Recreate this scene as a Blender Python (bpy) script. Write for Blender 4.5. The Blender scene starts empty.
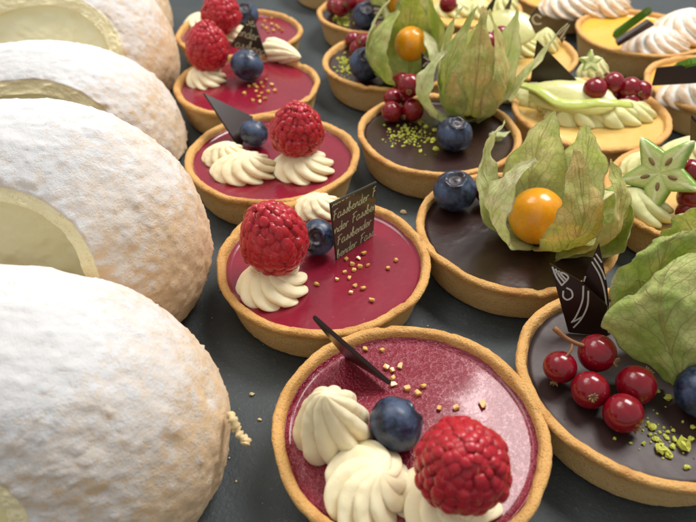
import bpy, math, random
import numpy as np
from mathutils import Vector, Matrix
random.seed(7)
S = 0.001                                   # everything below is written in millimetres
C = bpy.context.scene.collection
sc = bpy.context.scene
CAM_H, PITCH, F = 176.0, math.radians(40), 660.0
FZ = 14.6                                   # height of the filling's surface

# ------------------------------------------------------------------ geometry helpers
def ray(px, py):
    a = (px-348)/F; b = -(py-261)/F
    return np.array([a, math.cos(PITCH)+b*math.sin(PITCH), -math.sin(PITCH)+b*math.cos(PITCH)])
def P(px, py, z):                           # the world point at height z (mm) seen at a pixel of the survey photo
    r = ray(px, py); t = (z-CAM_H)/r[2]
    return np.array([0, 0, CAM_H]) + r*t

def _hash(i, j, k, s):
    n = (i.astype(np.int64)*374761393 + j.astype(np.int64)*668265263 + k.astype(np.int64)*2147483647 + s*974711) & 0x7fffffff
    n = ((n ^ (n >> 13))*1274126177) & 0x7fffffff
    n = (n ^ (n >> 16)) & 0xffff
    return n/32767.5 - 1
def noise(p, freq=1.0, seed=0):
    p = np.asarray(p, float)*freq + 100.37
    i = np.floor(p).astype(int); f = p-i; f = f*f*(3-2*f); out = 0
    for a in (0, 1):
        for b in (0, 1):
            for c in (0, 1):
                w = (f[..., 0] if a else 1-f[..., 0])*(f[..., 1] if b else 1-f[..., 1])*(f[..., 2] if c else 1-f[..., 2])
                out = out + w*_hash(i[..., 0]+a, i[..., 1]+b, i[..., 2]+c, seed)
    return out
def fbm(p, freq, octv=3, seed=0):
    r = 0; a = 1.0
    for o in range(octv):
        r = r + a*noise(p, freq*2**o, seed+o*17); a *= .5
    return r

def link(name, me, parent=None, loc=(0, 0, 0), rot=None):
    o = bpy.data.objects.new(name, me); C.objects.link(o)
    o.location = [c*S for c in loc]
    if rot is not None:
        o.rotation_mode = 'QUATERNION'; o.rotation_quaternion = rot
    if parent: o.parent = parent
    return o
def mesh(name, V, Fs, mats, smooth=True, uv=None, midx=None, col=None):
    me = bpy.data.meshes.new(name)
    me.from_pydata([tuple(map(float, v)) for v in np.asarray(V)*S], [], [tuple(int(q) for q in f) for f in Fs])
    for m in (mats if isinstance(mats, (list, tuple)) else [mats]): me.materials.append(m)
    me.polygons.foreach_set('use_smooth', [smooth]*len(me.polygons))
    if midx is not None: me.polygons.foreach_set('material_index', midx)
    if uv is not None:
        l = me.uv_layers.new(name='UVMap'); li = np.empty(len(me.loops), int); me.loops.foreach_get('vertex_index', li)
        l.data.foreach_set('uv', np.asarray(uv, float)[li].ravel())
    if col is not None:
        a = me.attributes.new('toast', 'FLOAT', 'POINT'); a.data.foreach_set('value', np.asarray(col, float))
    me.update(); return me
def grid(nu, nv, close_u=True):             # index = v*nu+u
    Fs = []
    for v in range(nv-1):
        for u in range(nu if close_u else nu-1):
            a = v*nu+u; b = v*nu+(u+1) % nu
            Fs.append((a, b, b+nu, a+nu))
    return Fs
def empty(name, loc, label, cat, group=None):
    o = bpy.data.objects.new(name, None); C.objects.link(o); o.location = [c*S for c in loc]
    o.empty_display_size = .01
    o['label'] = label; o['category'] = cat
    if group: o['group'] = group
    return o
def quat(d, spin=0.0):
    return Vector(d).to_track_quat('Z', 'Y') @ Matrix.Rotation(spin, 3, 'Z').to_quaternion()
def catmull(pts, n):
    p = np.asarray(pts, float); p = np.vstack([2*p[0]-p[1], p, 2*p[-1]-p[-2]]); k = len(p)-3
    t = np.linspace(0, k-1e-6, n); i = t.astype(int); f = (t-i)[:, None] if p.ndim == 2 else (t-i)
    a, b, c, d = p[i], p[i+1], p[i+2], p[i+3]
    return .5*((2*b)+(-a+c)*f+(2*a-5*b+4*c-d)*f**2+(-a+3*b-3*c+d)*f**3)
def tube(pts, rad, n=8):
    pts = np.asarray(pts, float); V = []
    rad = np.broadcast_to(rad, (len(pts),))
    for i, p in enumerate(pts):
        d = Vector(pts[min(i+1, len(pts)-1)]-pts[max(i-1, 0)]).normalized(); q = d.to_track_quat('Z', 'Y')
        for k in range(n):
            a = 2*math.pi*k/n
            V.append(p+np.array(q @ Vector((math.cos(a), math.sin(a), 0)))*rad[i])
    Fs = grid(n, len(pts)); Fs.append(tuple(range(n))[::-1]); Fs.append(tuple(range(len(V)-n, len(V))))
    return np.array(V), Fs

# ------------------------------------------------------------------ materials
class NT:
    def __init__(s, name):
        s.m = bpy.data.materials.new(name); s.m.use_nodes = True; s.t = s.m.node_tree; s.t.nodes.clear()
        s.out = s.t.nodes.new('ShaderNodeOutputMaterial')
        tc = s.t.nodes.new('ShaderNodeTexCoord'); s.tc = tc
        s.co = s.vm('SCALE', tc.outputs['Object'], scale=1000.0)
    def n(s, ty, **kw):
        nd = s.t.nodes.new(ty)
        for k, v in kw.items():
            if k.startswith('i_'):
                key = k[2:].replace('_', ' '); tgt = nd.inputs[int(key)] if key.isdigit() else nd.inputs[key]
                s.put(tgt, v)
            else: setattr(nd, k, v)
        return nd
    def put(s, tgt, v):
        if isinstance(v, bpy.types.NodeSocket): s.t.links.new(v, tgt)
        elif isinstance(v, tuple) and len(v) == 3 and tgt.type == 'RGBA': tgt.default_value = (*v, 1)
        else: tgt.default_value = v
    def vm(s, op, a, b=None, scale=None):
        nd = s.t.nodes.new('ShaderNodeVectorMath'); nd.operation = op; s.put(nd.inputs[0], a)
        if b is not None: s.put(nd.inputs[1], b)
        if scale is not None: s.put(nd.inputs['Scale'], scale)
        return nd.outputs[0]
    def ma(s, op, a, b=0.0, c=None, clamp=False):
        nd = s.t.nodes.new('ShaderNodeMath'); nd.operation = op; nd.use_clamp = clamp
        s.put(nd.inputs[0], a); s.put(nd.inputs[1], b)
        if c is not None: s.put(nd.inputs[2], c)
        return nd.outputs[0]
    def noise(s, scale, det=3, co=None, rough=.55, dist=0):
        return s.n('ShaderNodeTexNoise', i_Vector=co or s.co, i_Scale=scale, i_Detail=det, i_Roughness=rough, i_Distortion=dist).outputs['Fac']
    def vor(s, scale, feature='F1', co=None, rnd=1.0):
        return s.n('ShaderNodeTexVoronoi', feature=feature, i_Vector=co or s.co, i_Scale=scale, i_Randomness=rnd).outputs[0]
    def step(s, x, a, b):
        nd = s.n('ShaderNodeMapRange', i_Value=x); nd.interpolation_type = 'SMOOTHSTEP'
        nd.inputs['From Min'].default_value = a; nd.inputs['From Max'].default_value = b; return nd.outputs[0]
    def mix(s, f, a, b):
        nd = s.n('ShaderNodeMix', data_type='RGBA'); s.put(nd.inputs[0], f); s.put(nd.inputs[6], a); s.put(nd.inputs[7], b); return nd.outputs[2]
    def bump(s, h, dist, st=1.0, nrm=None):
        nd = s.n('ShaderNodeBump', i_Height=h, i_Distance=dist*S, i_Strength=st)
        if nrm is not None: s.put(nd.inputs['Normal'], nrm)
        return nd.outputs[0]
    def sep(s, v): return s.n('ShaderNodeSeparateXYZ', i_0=v).outputs
    def pbr(s, base, rough=.5, nrm=None, sss=0, rad=(1, .5, .3), sscale=1.0, coat=0, crough=.05, spec=.5, ior=1.45, trans=0, metal=0, sheen=0, link=True):
        nd = s.n('ShaderNodeBsdfPrincipled'); p = lambda k, v: s.put(nd.inputs[k], v)
        p('Base Color', base); p('Roughness', rough); p('IOR', ior); p('Specular IOR Level', spec)
        if nrm is not None:
            p('Normal', nrm)
        if sss: p('Subsurface Weight', sss); p('Subsurface Radius', rad); p('Subsurface Scale', sscale*S)
        if coat: p('Coat Weight', coat); p('Coat Roughness', crough)
        if trans: p('Transmission Weight', trans)
        if metal: p('Metallic', metal)
        if sheen: p('Sheen Weight', sheen)
        if link: s.t.links.new(nd.outputs[0], s.out.inputs[0])
        return nd.outputs[0]

def m_crust():
    s = NT('baked_pastry'); z = s.sep(s.co)[2]
    oi = s.n('ShaderNodeObjectInfo').outputs['Random']
    co = s.vm('ADD', s.co, s.n('ShaderNodeCombineXYZ', i_0=s.ma('MULTIPLY', oi, 90.0)).outputs[0])
    n1 = s.noise(.12, 4, co); n2 = s.noise(1.6, 3, co); n3 = s.noise(.55, 3, co)
    wall = s.mix(n1, (.76, .48, .18), (.84, .60, .28))
    rim = s.mix(n1, (.66, .33, .09), (.84, .52, .19))
    top = s.step(s.ma('ADD', z, s.ma('MULTIPLY', n3, 4.0)), 14.0, 18.5)
    b = s.mix(top, wall, rim)
    b = s.mix(s.ma('MULTIPLY', s.step(n2, .58, .75), .6), b, (.42, .18, .05))
    b = s.mix(s.ma('MULTIPLY', s.ma('MULTIPLY', s.step(s.noise(.09, 3, co), .5, .72), top), .65), b, (.50, .22, .06))
    b = s.mix(s.step(n3, .60, .72), b, (.70, .45, .22))
    b = s.mix(s.step(s.noise(4.0, 2, co), .60, .74), b, (.33, .13, .035))
    h = s.ma('ADD', s.ma('MULTIPLY', n2, 1.1), s.ma('ADD', s.noise(3.5, 3, co), s.ma('MULTIPLY', s.step(s.vor(.9, 'F1', co), .1, .5), .6)))
    nr = s.bump(h, .38, .9)
    s.pbr(b, .62, nr, sss=.06, rad=(1, .5, .25), sscale=.8, spec=.35); return s.m
def m_glaze(name, base, base2, rough, bub=False, var=.5, coat=.5):
    s = NT(name); n1 = s.noise(.09, 3)
    b = s.mix(n1, base, base2)
    if bub:
        v = s.vor(.85, 'F1'); v2 = s.vor(1.9, 'F1'); mask = s.step(s.noise(.06, 3), .26, .50)
        h = s.ma('ADD', s.ma('MULTIPLY', s.step(v, .1, .62), mask), s.ma('MULTIPLY', s.step(v2, .1, .6), s.ma('MULTIPLY', mask, .35)))
        nr = s.bump(h, .34, .9); r = s.ma('ADD', .27, s.ma('MULTIPLY', mask, .12))
    else:
        pin = s.step(s.vor(.16), .07, .03)
        nr = s.bump(s.ma('SUBTRACT', s.ma('MULTIPLY', s.noise(.14, 2), .9), s.ma('MULTIPLY', pin, .5)), .5, .5); r = s.ma('ADD', rough, s.ma('MULTIPLY', s.noise(.3, 3), .12))
    s.pbr(b, r, nr, sss=.08, rad=(1, .25, .2), sscale=1.2, coat=coat, crough=.12, spec=.5); return s.m
def m_cream(name, c1, c2, sss=.35, toast=False):
    s = NT(name); b = s.mix(s.noise(.12, 3), c1, c2); n = s.noise(2.2, 3)
    if toast:
        a = s.n('ShaderNodeAttribute', attribute_name='toast').outputs['Fac']
        t = s.ma('MULTIPLY', s.step(s.ma('ADD', a, s.ma('MULTIPLY', s.noise(.25, 3), .9)), .95, 1.5), .75)
        b = s.mix(t, b, (.58, .33, .13))
    s.pbr(b, .42, s.bump(s.ma('ADD', n, s.ma('MULTIPLY', s.step(s.vor(.55), .16, .06), -1.2)), .09, .5), sss=sss+.15, rad=(1, .8, .5), sscale=2.2, spec=.4); return s.m
def m_raspberry():
    s = NT('raspberry_skin'); oi = s.n('ShaderNodeObjectInfo').outputs['Random']
    n = s.noise(.16, 3)
    b = s.mix(n, (.28, .003, .012), (.42, .006, .020)); 
    a = s.n('ShaderNodeAttribute', attribute_name='toast').outputs['Fac']
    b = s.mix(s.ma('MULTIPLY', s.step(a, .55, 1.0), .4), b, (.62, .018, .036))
    b = s.mix(s.step(a, .45, .02), b, (.13, .001, .006))  # gaps between drupelets darkened: crease shade painted into the colour
    s.pbr(b, .33, s.bump(s.noise(3.5, 2), .08, .5), sss=.28, rad=(1.0, .10, .1), sscale=2.0, coat=.3, crough=.22, spec=.45); return s.m
def m_plain(name, c, rough=.5, **kw):
    s = NT(name); n = s.noise(.8, 3); c2 = tuple(x*.72 for x in c)
    s.pbr(s.mix(n, c, c2), rough, s.bump(s.noise(2.5, 2), .06, .5), **kw); return s.m
def m_blueberry():
    s = NT('blueberry_skin'); n = s.step(s.noise(.20, 4, rough=.65), .34, .66); n2 = s.noise(.9, 4)
    bloom = s.ma('MULTIPLY', n, s.ma('ADD', .45, s.ma('MULTIPLY', n2, .7)))
    b = s.mix(bloom, (.009, .012, .028), (.060, .098, .185))
    z = s.sep(s.co)[2]
    a = s.n('ShaderNodeAttribute', attribute_name='toast').outputs['Fac']
    b = s.mix(s.ma('MULTIPLY', a, .85), b, (.045, .028, .022))
    r = s.ma('ADD', .27, s.ma('MULTIPLY', bloom, .35))
    s.pbr(b, r, s.bump(n2, .10, .5), spec=.5, coat=.15, crough=.2); return s.m
def m_currant():
    s = NT('redcurrant_skin'); z = s.sep(s.co)
    ang = s.ma('ARCTAN2', z[1], z[0]); st = s.ma('POWER', s.ma('ABSOLUTE', s.ma('SINE', s.ma('MULTIPLY', ang, 5.0))), 12.0)
    b = s.mix(s.noise(.2, 2), (.17, .002, .008), (.26, .003, .014)); b = s.mix(s.ma('MULTIPLY', st, .10), b, (.4, .04, .04))
    s.pbr(b, .2, sss=.4, rad=(1, .08, .08), sscale=2.0, coat=.35, crough=.10, spec=.5); return s.m
def m_husk(name, ca, cb, cv, trans=.38):
    s = NT(name); uv = s.tc.outputs['UV']; q = s.sep(uv)
    oi = s.n('ShaderNodeObjectInfo').outputs['Random']
    nd = s.noise(.11, 3)
    u = s.ma('ABSOLUTE', s.ma('SUBTRACT', q[0], .5))
    wob = s.ma('MULTIPLY', s.ma('SUBTRACT', s.noise(.16, 3), .5), .05)
    uw = s.ma('ADD', u, wob)
    mid = s.step(uw, .022, .004)
    # side veins leaving the midrib obliquely, then a fine net
    ph = s.ma('ADD', s.ma('MULTIPLY', q[1], 6.0), s.ma('MULTIPLY', uw, -7.0))
    ph = s.ma('ADD', ph, s.ma('MULTIPLY', s.noise(.12, 2), .9))
    fr = s.ma('ABSOLUTE', s.ma('SUBTRACT', s.ma('FRACT', ph), .5)); side = s.ma('MULTIPLY', s.step(fr, .055, .01), s.step(u, .5, .1))
    net = s.step(s.vor(.34, 'DISTANCE_TO_EDGE', s.vm('ADD', s.co, s.vm('SCALE', s.n('ShaderNodeTexNoise', i_Vector=s.co, i_Scale=.5).outputs['Color'], scale=2.0))), .055, .012)
    vein = s.ma('MAXIMUM', s.ma('MAXIMUM', mid, s.ma('MULTIPLY', side, .85)), s.ma('MULTIPLY', net, .38))
    b = s.mix(s.step(nd, .35, .68), ca, cb)
    b = s.mix(s.ma('MULTIPLY', s.step(s.noise(.45, 4), .62, .74), .25), b, (.50, .34, .14))
    edge = s.step(u, .445, .495)
    b = s.mix(s.ma('MULTIPLY', edge, .6), b, (.60, .58, .34))
    b = s.mix(s.ma('MULTIPLY', vein, .5), b, cv)
    nr = s.bump(s.ma('ADD', s.ma('MULTIPLY', vein, 1.0), s.ma('MULTIPLY', s.noise(.7, 3), 1.2)), .35, .8)
    p = s.pbr(b, .52, nr, spec=.35, sheen=.15, link=False)
    t = s.n('ShaderNodeBsdfTranslucent', i_Color=b, i_Normal=nr).outputs[0]
    mx = s.n('ShaderNodeMixShader', i_0=trans, i_1=p, i_2=t).outputs[0]
    s.t.links.new(mx, s.out.inputs[0]); return s.m
def m_sponge():
    s = NT('sugared_sponge'); g = s.n('ShaderNodeNewGeometry'); nz = s.sep(g.outputs['Normal'])[2]
    wz = s.sep(s.co)[2]
    n1 = s.noise(.045, 4, rough=.6); n2 = s.noise(.30, 4, rough=.65); n3 = s.noise(1.2, 3, rough=.6)
    gold = s.mix(n2, (.70, .49, .29), (.80, .63, .43)); gold = s.mix(s.step(n3, .5, .78), gold, (.62, .38, .18))
    cov = s.ma('ADD', s.ma('SUBTRACT', s.ma('MULTIPLY', nz, 1.15), .22), s.ma('ADD', s.ma('MULTIPLY', s.ma('SUBTRACT', n1, .5), 1.1), s.ma('ADD', s.ma('MULTIPLY', s.ma('SUBTRACT', n2, .5), 1.5), s.ma('MULTIPLY', s.ma('SUBTRACT', n3, .5), .9))))
    a = s.n('ShaderNodeAttribute', attribute_name='toast').outputs['Fac']      # 1 on the crust, 0 on the cut edge
    cov = s.ma('SUBTRACT', cov, s.ma('MULTIPLY', s.step(s.sep(s.co)[0], 0.0, 62.0), .42))
    heavy = s.ma('MULTIPLY', s.step(cov, .10, .62), a)
    fine = s.ma('MULTIPLY', s.step(s.ma('ADD', cov, s.ma('MULTIPLY', s.noise(4.5, 2), .5)), -.15, .55), s.ma('MULTIPLY', a, .7))
    pw = s.ma('MAXIMUM', heavy, fine)
    crumb = s.mix(n3, (.90, .77, .42), (.94, .88, .62)); crumb = s.mix(s.ma('MULTIPLY', s.step(s.noise(1.5, 4), .58, .70), .6), crumb, (.62, .40, .12))
    base = s.mix(a, crumb, gold)
    b = s.mix(pw, base, (.69, .69, .695))
    h = s.ma('ADD', s.ma('MULTIPLY', s.noise(.42, 3), 1.2), s.ma('ADD', s.ma('MULTIPLY', s.noise(2.6, 3), .55), s.ma('MULTIPLY', pw, .9)))
    s.pbr(b, .9, s.bump(h, .5, .6), sss=.2, rad=(1, .8, .6), sscale=1.5, spec=.2); return s.m
def m_slate():
    s = NT('slate'); n = s.noise(.035, 6, rough=.6); n2 = s.noise(.6, 5, rough=.7); n3 = s.noise(.012, 4)
    b = s.mix(n, (.024, .033, .037), (.070, .084, .088)); b = s.mix(s.step(n2, .55, .74), b, (.11, .12, .115))
    b = s.mix(s.ma('MULTIPLY', s.step(s.vor(.11), .045, .02), .7), b, (.30, .28, .24))
    h = s.ma('ADD', s.ma('MULTIPLY', n, 2.5), n2)
    b = s.mix(s.ma('MULTIPLY', s.ma('MULTIPLY', s.step(n3, .45, .65), s.step(s.noise(1.8, 4), .5, .75)), .5), b, (.20, .21, .20))
    s.pbr(b, s.ma('ADD', .38, s.ma('MULTIPLY', n2, .3)), s.bump(h, .45, .8), spec=.5); return s.m
def m_star():
    s = NT('starfruit_flesh'); q = s.co
    a = s.n('ShaderNodeAttribute', attribute_name='toast').outputs['Fac']
    b = s.mix(s.noise(.25, 3), (.52, .60, .18), (.74, .74, .36)); b = s.mix(s.step(a, .72, 1.0), b, (.22, .40, .05))
    z = s.sep(q); an = s.ma('FRACT', s.ma('ADD', s.ma('MULTIPLY', s.ma('ARCTAN2', z[1], z[0]), 5/(2*math.pi)), 10.0)); ar = s.ma('MULTIPLY', s.ma('ABSOLUTE', s.ma('SUBTRACT', an, .5)), 2.0)
    b = s.mix(s.ma('MULTIPLY', s.step(s.ma('ADD', ar, s.ma('MULTIPLY', s.noise(.5, 2), .06)), .90, .99), .7), b, (.86, .88, .60))
    b = s.mix(s.ma('MULTIPLY', s.step(ar, .25, .02), .5), b, (.36, .48, .10))
    s.pbr(b, .14, s.bump(s.noise(.5, 4), .5, .8), sss=.4, rad=(.8, 1, .3), sscale=3.5, coat=.8, crough=.05); return s.m

CRUST = m_crust()
G_RED = m_glaze('raspberry_glaze', (.20, .006, .022), (.27, .011, .033), .20)
G_RED_B = m_glaze('raspberry_glaze_bubbled', (.20, .006, .022), (.27, .011, .033), .2, bub=True)
G_CHOC = m_glaze('chocolate_ganache', (.026, .010, .009), (.042, .019, .015), .24)
G_CHOC_M = m_glaze('chocolate_ganache_dull', (.026, .011, .010), (.042, .020, .017), .42, coat=0)
G_LEMON = m_glaze('lemon_curd', (.78, .40, .03), (.85, .50, .07), .2)
G_PALE = m_glaze('vanilla_custard', (.68, .42, .10), (.76, .52, .17), .2)
CREAM = m_cream('buttercream', (.91, .79, .50), (.94, .86, .62))
CREAM_G = m_cream('pistachio_cream', (.66, .66, .30), (.78, .76, .44))
MERINGUE = m_cream('torched_meringue', (.88, .85, .78), (.92, .89, .83), toast=True)
FILLING_C = m_cream('roll_cream', (.88, .82, .50), (.91, .87, .62), .15)
RASP = m_raspberry(); BLUE = m_blueberry(); CUR = m_currant()
HAIR = m_plain('raspberry_hair', (.55, .30, .12), .6)
CALYX = m_plain('dried_calyx', (.30, .18, .08), .7)
TWIG = m_plain('currant_twig', (.30, .13, .05), .6)
CHOC = m_plain('dark_chocolate', (.028, .012, .009), .28, spec=.5)
CHOC_P = m_plain('olive_brown_chocolate', (.060, .054, .034), .30, spec=.6, coat=.3)
INK_G = m_plain('pale_green_transfer', (.72, .82, .50), .7)
INK_W = m_plain('white_transfer', (.75, .73, .70), .6)
GOLD = m_plain('amber_sugar', (.86, .52, .15), .3, sss=.3, rad=(1, .6, .2), sscale=.6, coat=.4)
PIST = m_plain('pistachio', (.62, .64, .10), .7)
PHYS = m_plain('physalis_skin', (.95, .40, .012), .26, sss=.3, rad=(1, .35, .05), sscale=2.0, coat=.4)
HUSK = m_husk('husk_olive', (.50, .62, .16), (.76, .78, .34), (.50, .40, .14), .5)
HUSK_W = m_husk('husk_warm', (.68, .70, .25), (.88, .74, .34), (.56, .40, .14), .5)  # warm tint painted in as the fruit's glow through the husk
HUSK_L = m_husk('husk_pale', (.76, .84, .42), (.93, .93, .64), (.66, .58, .30), .5)
STAR = m_star(); LIME = m_plain('lime_skin', (.12, .28, .02), .3, coat=.4)
PEEL = m_plain('yellow_green_peel', (.62, .70, .16), .25, sss=.3, rad=(1, 1, .3), sscale=1.0, coat=.5)
PEAR = m_plain('pear_flesh', (.66, .64, .25), .3, sss=.3, rad=(1, .9, .4), sscale=2.0, coat=.3)
SPONGE = m_sponge(); SLATE = m_slate()
CRUMB_S = m_plain('sugared_crumb', (.78, .68, .52), .85, sss=.2, rad=(1, .8, .6), sscale=1.0)
CRUMB = m_plain('sponge_crumb', (.80, .62, .33), .8)

# ------------------------------------------------------------------ tart shell and filling
PROF = [(0, .25), (30, .2), (33.2, .3), (34.6, 1.0), (35.3, 2.6), (36.4, 7), (37.7, 12), (38.9, 15.0), (39.7, 16.5), (39.8, 17.6), (39.2, 18.3), (38.2, 18.4), (37.2, 18.1), (36.5, 17.0), (36.1, 14.6), (35.9, 12.5)]
def crust_mesh(seed, lumps=()):
    pr = catmull(PROF, 64); nu = 224; n = len(pr)
    th = np.linspace(0, 2*math.pi, nu, endpoint=False)
    R = np.repeat(pr[:, 0], nu); Z = np.repeat(pr[:, 1], nu); T = np.tile(th, n)
    base = np.stack([R*np.cos(T), R*np.sin(T), Z], 1)
    w = np.clip((R-30)/4, 0, 1); wz = np.clip(Z/16, 0, 1); rimw = np.clip((Z-15)/2, 0, 1)
    chip = np.maximum(0, fbm(base*[1, 1, 0], .16, 2, seed+31)-.50)
    dr = .75*fbm(base*[1, 1, .4], .06, 2, seed)*wz + .16*fbm(base, .5, 3, seed+5)
    dz = -2.6*chip*rimw+wz*(.6*fbm(base*[1, 1, 0], .05, 2, seed+9) + .24*fbm(base, .5, 3, seed+3))
    for (a, amp, wd) in lumps:
        g = np.exp(-((np.angle(np.exp(1j*(T-a))))/wd)**2)*np.clip((Z-14)/3, 0, 1); dz += amp*g; dr += -.8*amp*g*(R < 37.5)
    R2 = R+dr*w; Z2 = np.maximum(Z+dz*w, .15)
    V = np.stack([R2*np.cos(T), R2*np.sin(T), Z2], 1)
    V[:nu] = [0, 0, .25]
    return mesh('crust', V, grid(nu, n), CRUST)
def filling_mesh(mat, seed):
    pr = [(0, FZ), (8, FZ), (16, FZ), (24, FZ), (30, FZ), (33, FZ+.05), (34.8, FZ+.2), (35.8, FZ+.7), (36.5, FZ+1.2), (37.2, FZ-.4)]
    pr = catmull(pr, 40); nu = 128; n = len(pr); th = np.linspace(0, 2*math.pi, nu, endpoint=False)
    R = np.repeat(pr[:, 0], nu); Z = np.repeat(pr[:, 1], nu); T = np.tile(th, n)
    R = np.maximum(R, 0)
    V = np.stack([R*np.cos(T), R*np.sin(T), Z], 1); V[:, 2] += .10*fbm(V, .06, 2, seed); V[:nu] = V[0]
    return mesh('filling', V, grid(nu, n), mat)
CRUSTS = [crust_mesh(s) for s in (11, 23, 37, 51)]
def tart(name, X, Y, label, fill, k, cat='tart', group=None, crust=None, spin=0):
    t = empty(name, (X, Y, 0), label, cat, group); t['X'] = X; t['Y'] = Y
    del t['X'], t['Y']
    link('crust', crust or CRUSTS[k % 4], t, rot=quat((0, 0, 1), spin))
    link('filling', FILLS[fill], t)
    POS[t.name] = np.array([X, Y, 0.]); return t
POS = {}
FILLS = {'red': filling_mesh(G_RED, 3), 'redb': filling_mesh(G_RED_B, 5), 'choc': filling_mesh(G_CHOC, 7), 'chocm': filling_mesh(G_CHOC_M, 8), 'lemon': filling_mesh(G_LEMON, 9), 'pale': filling_mesh(G_PALE, 12)}
def loc(t, px, py, z): return P(px, py, z) - POS[t.name]

# ------------------------------------------------------------------ piped cream
def rosette_mesh(R, H, n=9, twist=.75, amp=.17, seed=0, lean=(0, 0), stretch=(1, 1), mat=None, tip=.16, toast=False, mname='cream_rosette'):
    nu, nv = n*16, 64
    t = np.linspace(0, 1, nv); th = np.linspace(0, 2*math.pi, nu, endpoint=False)
    T = np.tile(th, nv); t = np.repeat(t, nu)
    body = np.where(t < .14, .86+.14*np.sin(t/.14*math.pi/2), np.cos(np.clip((t-.14)/.86, 0, 1)*math.pi/2)**.80)
    body = body*(1-tip) + tip*(1-t)**1.6
    z = H*(np.sin(t**1.05*math.pi/2)*(1-.28)+.28*t**2.2)
    ph = n/2*(T+twist*(t**.9)*2)
    lobe = np.abs(np.sin(ph))**.6
    am = 1.25*amp*(1-.6*t)*(1+.55*noise(np.stack([np.cos(T)*2, np.sin(T)*2, t], 1), 1, seed))
    r = R*body*(1-am*1.3+am*1.7*lobe)
    x = r*np.cos(T)*stretch[0]; y = r*np.sin(T)*stretch[1]
    V = np.stack([x+lean[0]*t**2, y+lean[1]*t**2, z+.5*R*.05*lobe*(1-t)], 1)
    V += .026*R*np.stack([fbm(V, 3/R, 2, seed+1), fbm(V, 3/R, 2, seed+2), .6*fbm(V, 3/R, 2, seed+3)], 1)
    Fs = grid(nu, nv)
    return mesh(mname, V, Fs, mat or CREAM, col=(lobe*np.clip(1.15-.4*t, 0, 1)))
def rosette(t, px, py, R, H, z=FZ-.8, axis=(0, 0, 1), spin=0, name='cream_rosette', **kw):
    me = rosette_mesh(R, H, mname=name, seed=random.randint(0, 999), **kw)
    return link(name, me, t, loc(t, px, py, z), quat(axis, spin))

# ------------------------------------------------------------------ berries
def raspberry_mesh(rx, rz, seed, hi=True):
    rng = np.random.default_rng(seed)
    seeds = []; rows = 11
    for k in range(rows+1):
        pol = .06+k*(math.pi*.86/rows); c = max(1, int(round(2*math.pi*math.sin(pol)/.30)))
        if k == 0: c = 3
        off = rng.random()*6.28
        for j in range(c):
            a = off+2*math.pi*(j+rng.normal()*.10)/c; q = pol+rng.normal()*.035+(.12 if k == 0 else 0)
            seeds.append((math.sin(q)*math.cos(a), math.sin(q)*math.sin(a), math.cos(q)))
    seeds = np.array(seeds)
    nu, nv = (260, 190) if hi else (140, 96)
    th = np.linspace(0, 2*math.pi, nu, endpoint=False); ph = np.linspace(.001, math.pi-.001, nv)
    T = np.tile(th, nv); Q = np.repeat(ph, nu)
    D = np.stack([np.sin(Q)*np.cos(T), np.sin(Q)*np.sin(T), np.cos(Q)], 1)
    dd = np.sqrt(np.maximum(0, 2-2*(D @ seeds.T))); idx = dd.argmin(1); d = dd.min(1)
    size = .19*(1+.16*rng.normal(size=len(seeds)))[idx]
    b = np.sqrt(np.clip(1-(d/(size*1.32))**2, .0, 1))
    wid = 1-.20*np.clip(D[:, 2], -1, 1)-.05*D[:, 2]**2
    base = D*np.stack([rx*wid, rx*wid, np.full(len(D), rz)], 1)
    base *= (1+.03*fbm(D, 1.2, 2, seed))[:, None]
    h = 1.95*rx/12.5
    V = base*(1-.085)+D*((b*h))[:, None]
    lift = rng.normal(size=len(seeds))*.38; V += D*(lift[idx]*b)[:, None]
    low = D[:, 2] < -.93; V[low] *= .95
    Fs = grid(nu, nv); midx = [0]*len(Fs); V = list(V); col = list(b)
    if hi:                                    # the dried hairs between the drupelets
        for s_ in seeds[rng.random(len(seeds)) < .75]:
            w_ = 1-.25*s_[2]; p0 = s_*np.array([rx*w_, rx*w_, rz])*(.915)+s_*h*.9
            t1 = np.cross(s_, rng.normal(size=3)); t1 /= np.linalg.norm(t1)
            pts = [p0, p0+s_*.5+t1*.4, p0+s_*.8+t1*1.3, p0+s_*.7+t1*2.1]
            tv, tf = tube(catmull(pts, 6), [.045, .045, .04, .035, .03, .015], 4)
            o = len(V); V += list(tv); col += [0]*len(tv); Fs += [tuple(i+o for i in f) for f in tf]; midx += [1]*len(tf)
    return mesh('raspberry', np.array(V), Fs, [RASP, HAIR], midx=midx, col=col)
RB = [raspberry_mesh(12.0, 13.0, 1), raspberry_mesh(11.4, 14.2, 6), raspberry_mesh(11.2, 12.6, 9)]
def raspberry(t, px, py, z, k, axis=(0, 0, 1), sc_=1.0, spin=0):
    o = link('raspberry', RB[k], t, loc(t, px, py, z), quat(axis, spin)); o.scale = (sc_,)*3; return o
def blueberry_mesh(seed):
    nu, nv = 120, 100; r = 1.0
    th = np.linspace(0, 2*math.pi, nu, endpoint=False); ph = np.linspace(.001, math.pi-.001, nv)**1.0
    T = np.tile(th, nv); Q = np.repeat(ph, nu)
    lob = .5+.5*np.cos(5*T+.4*np.sin(2*T+seed))
    rr = np.ones(len(T))
    rr += .085*np.exp(-((Q-.46)/.085)**2)*(.25+.95*lob)
    rr -= .17*(1/(1+np.exp((Q-.37)/.03)))
    rr += .05*np.exp(-(Q/.10)**2)
    rr -= .10*np.exp(-((math.pi-Q)/.14)**2)
    D = np.stack([np.sin(Q)*np.cos(T), np.sin(Q)*np.sin(T), np.cos(Q)], 1)
    V = D*rr[:, None]*[1, 1, .88]; V *= (1+.018*fbm(D, 1.5, 2, seed))[:, None]
    col = np.clip(1/(1+np.exp((Q-.42)/.03))+.0, 0, 1)*.8
    return V*8.0, grid(nu, nv), col
BBm = []
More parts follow.
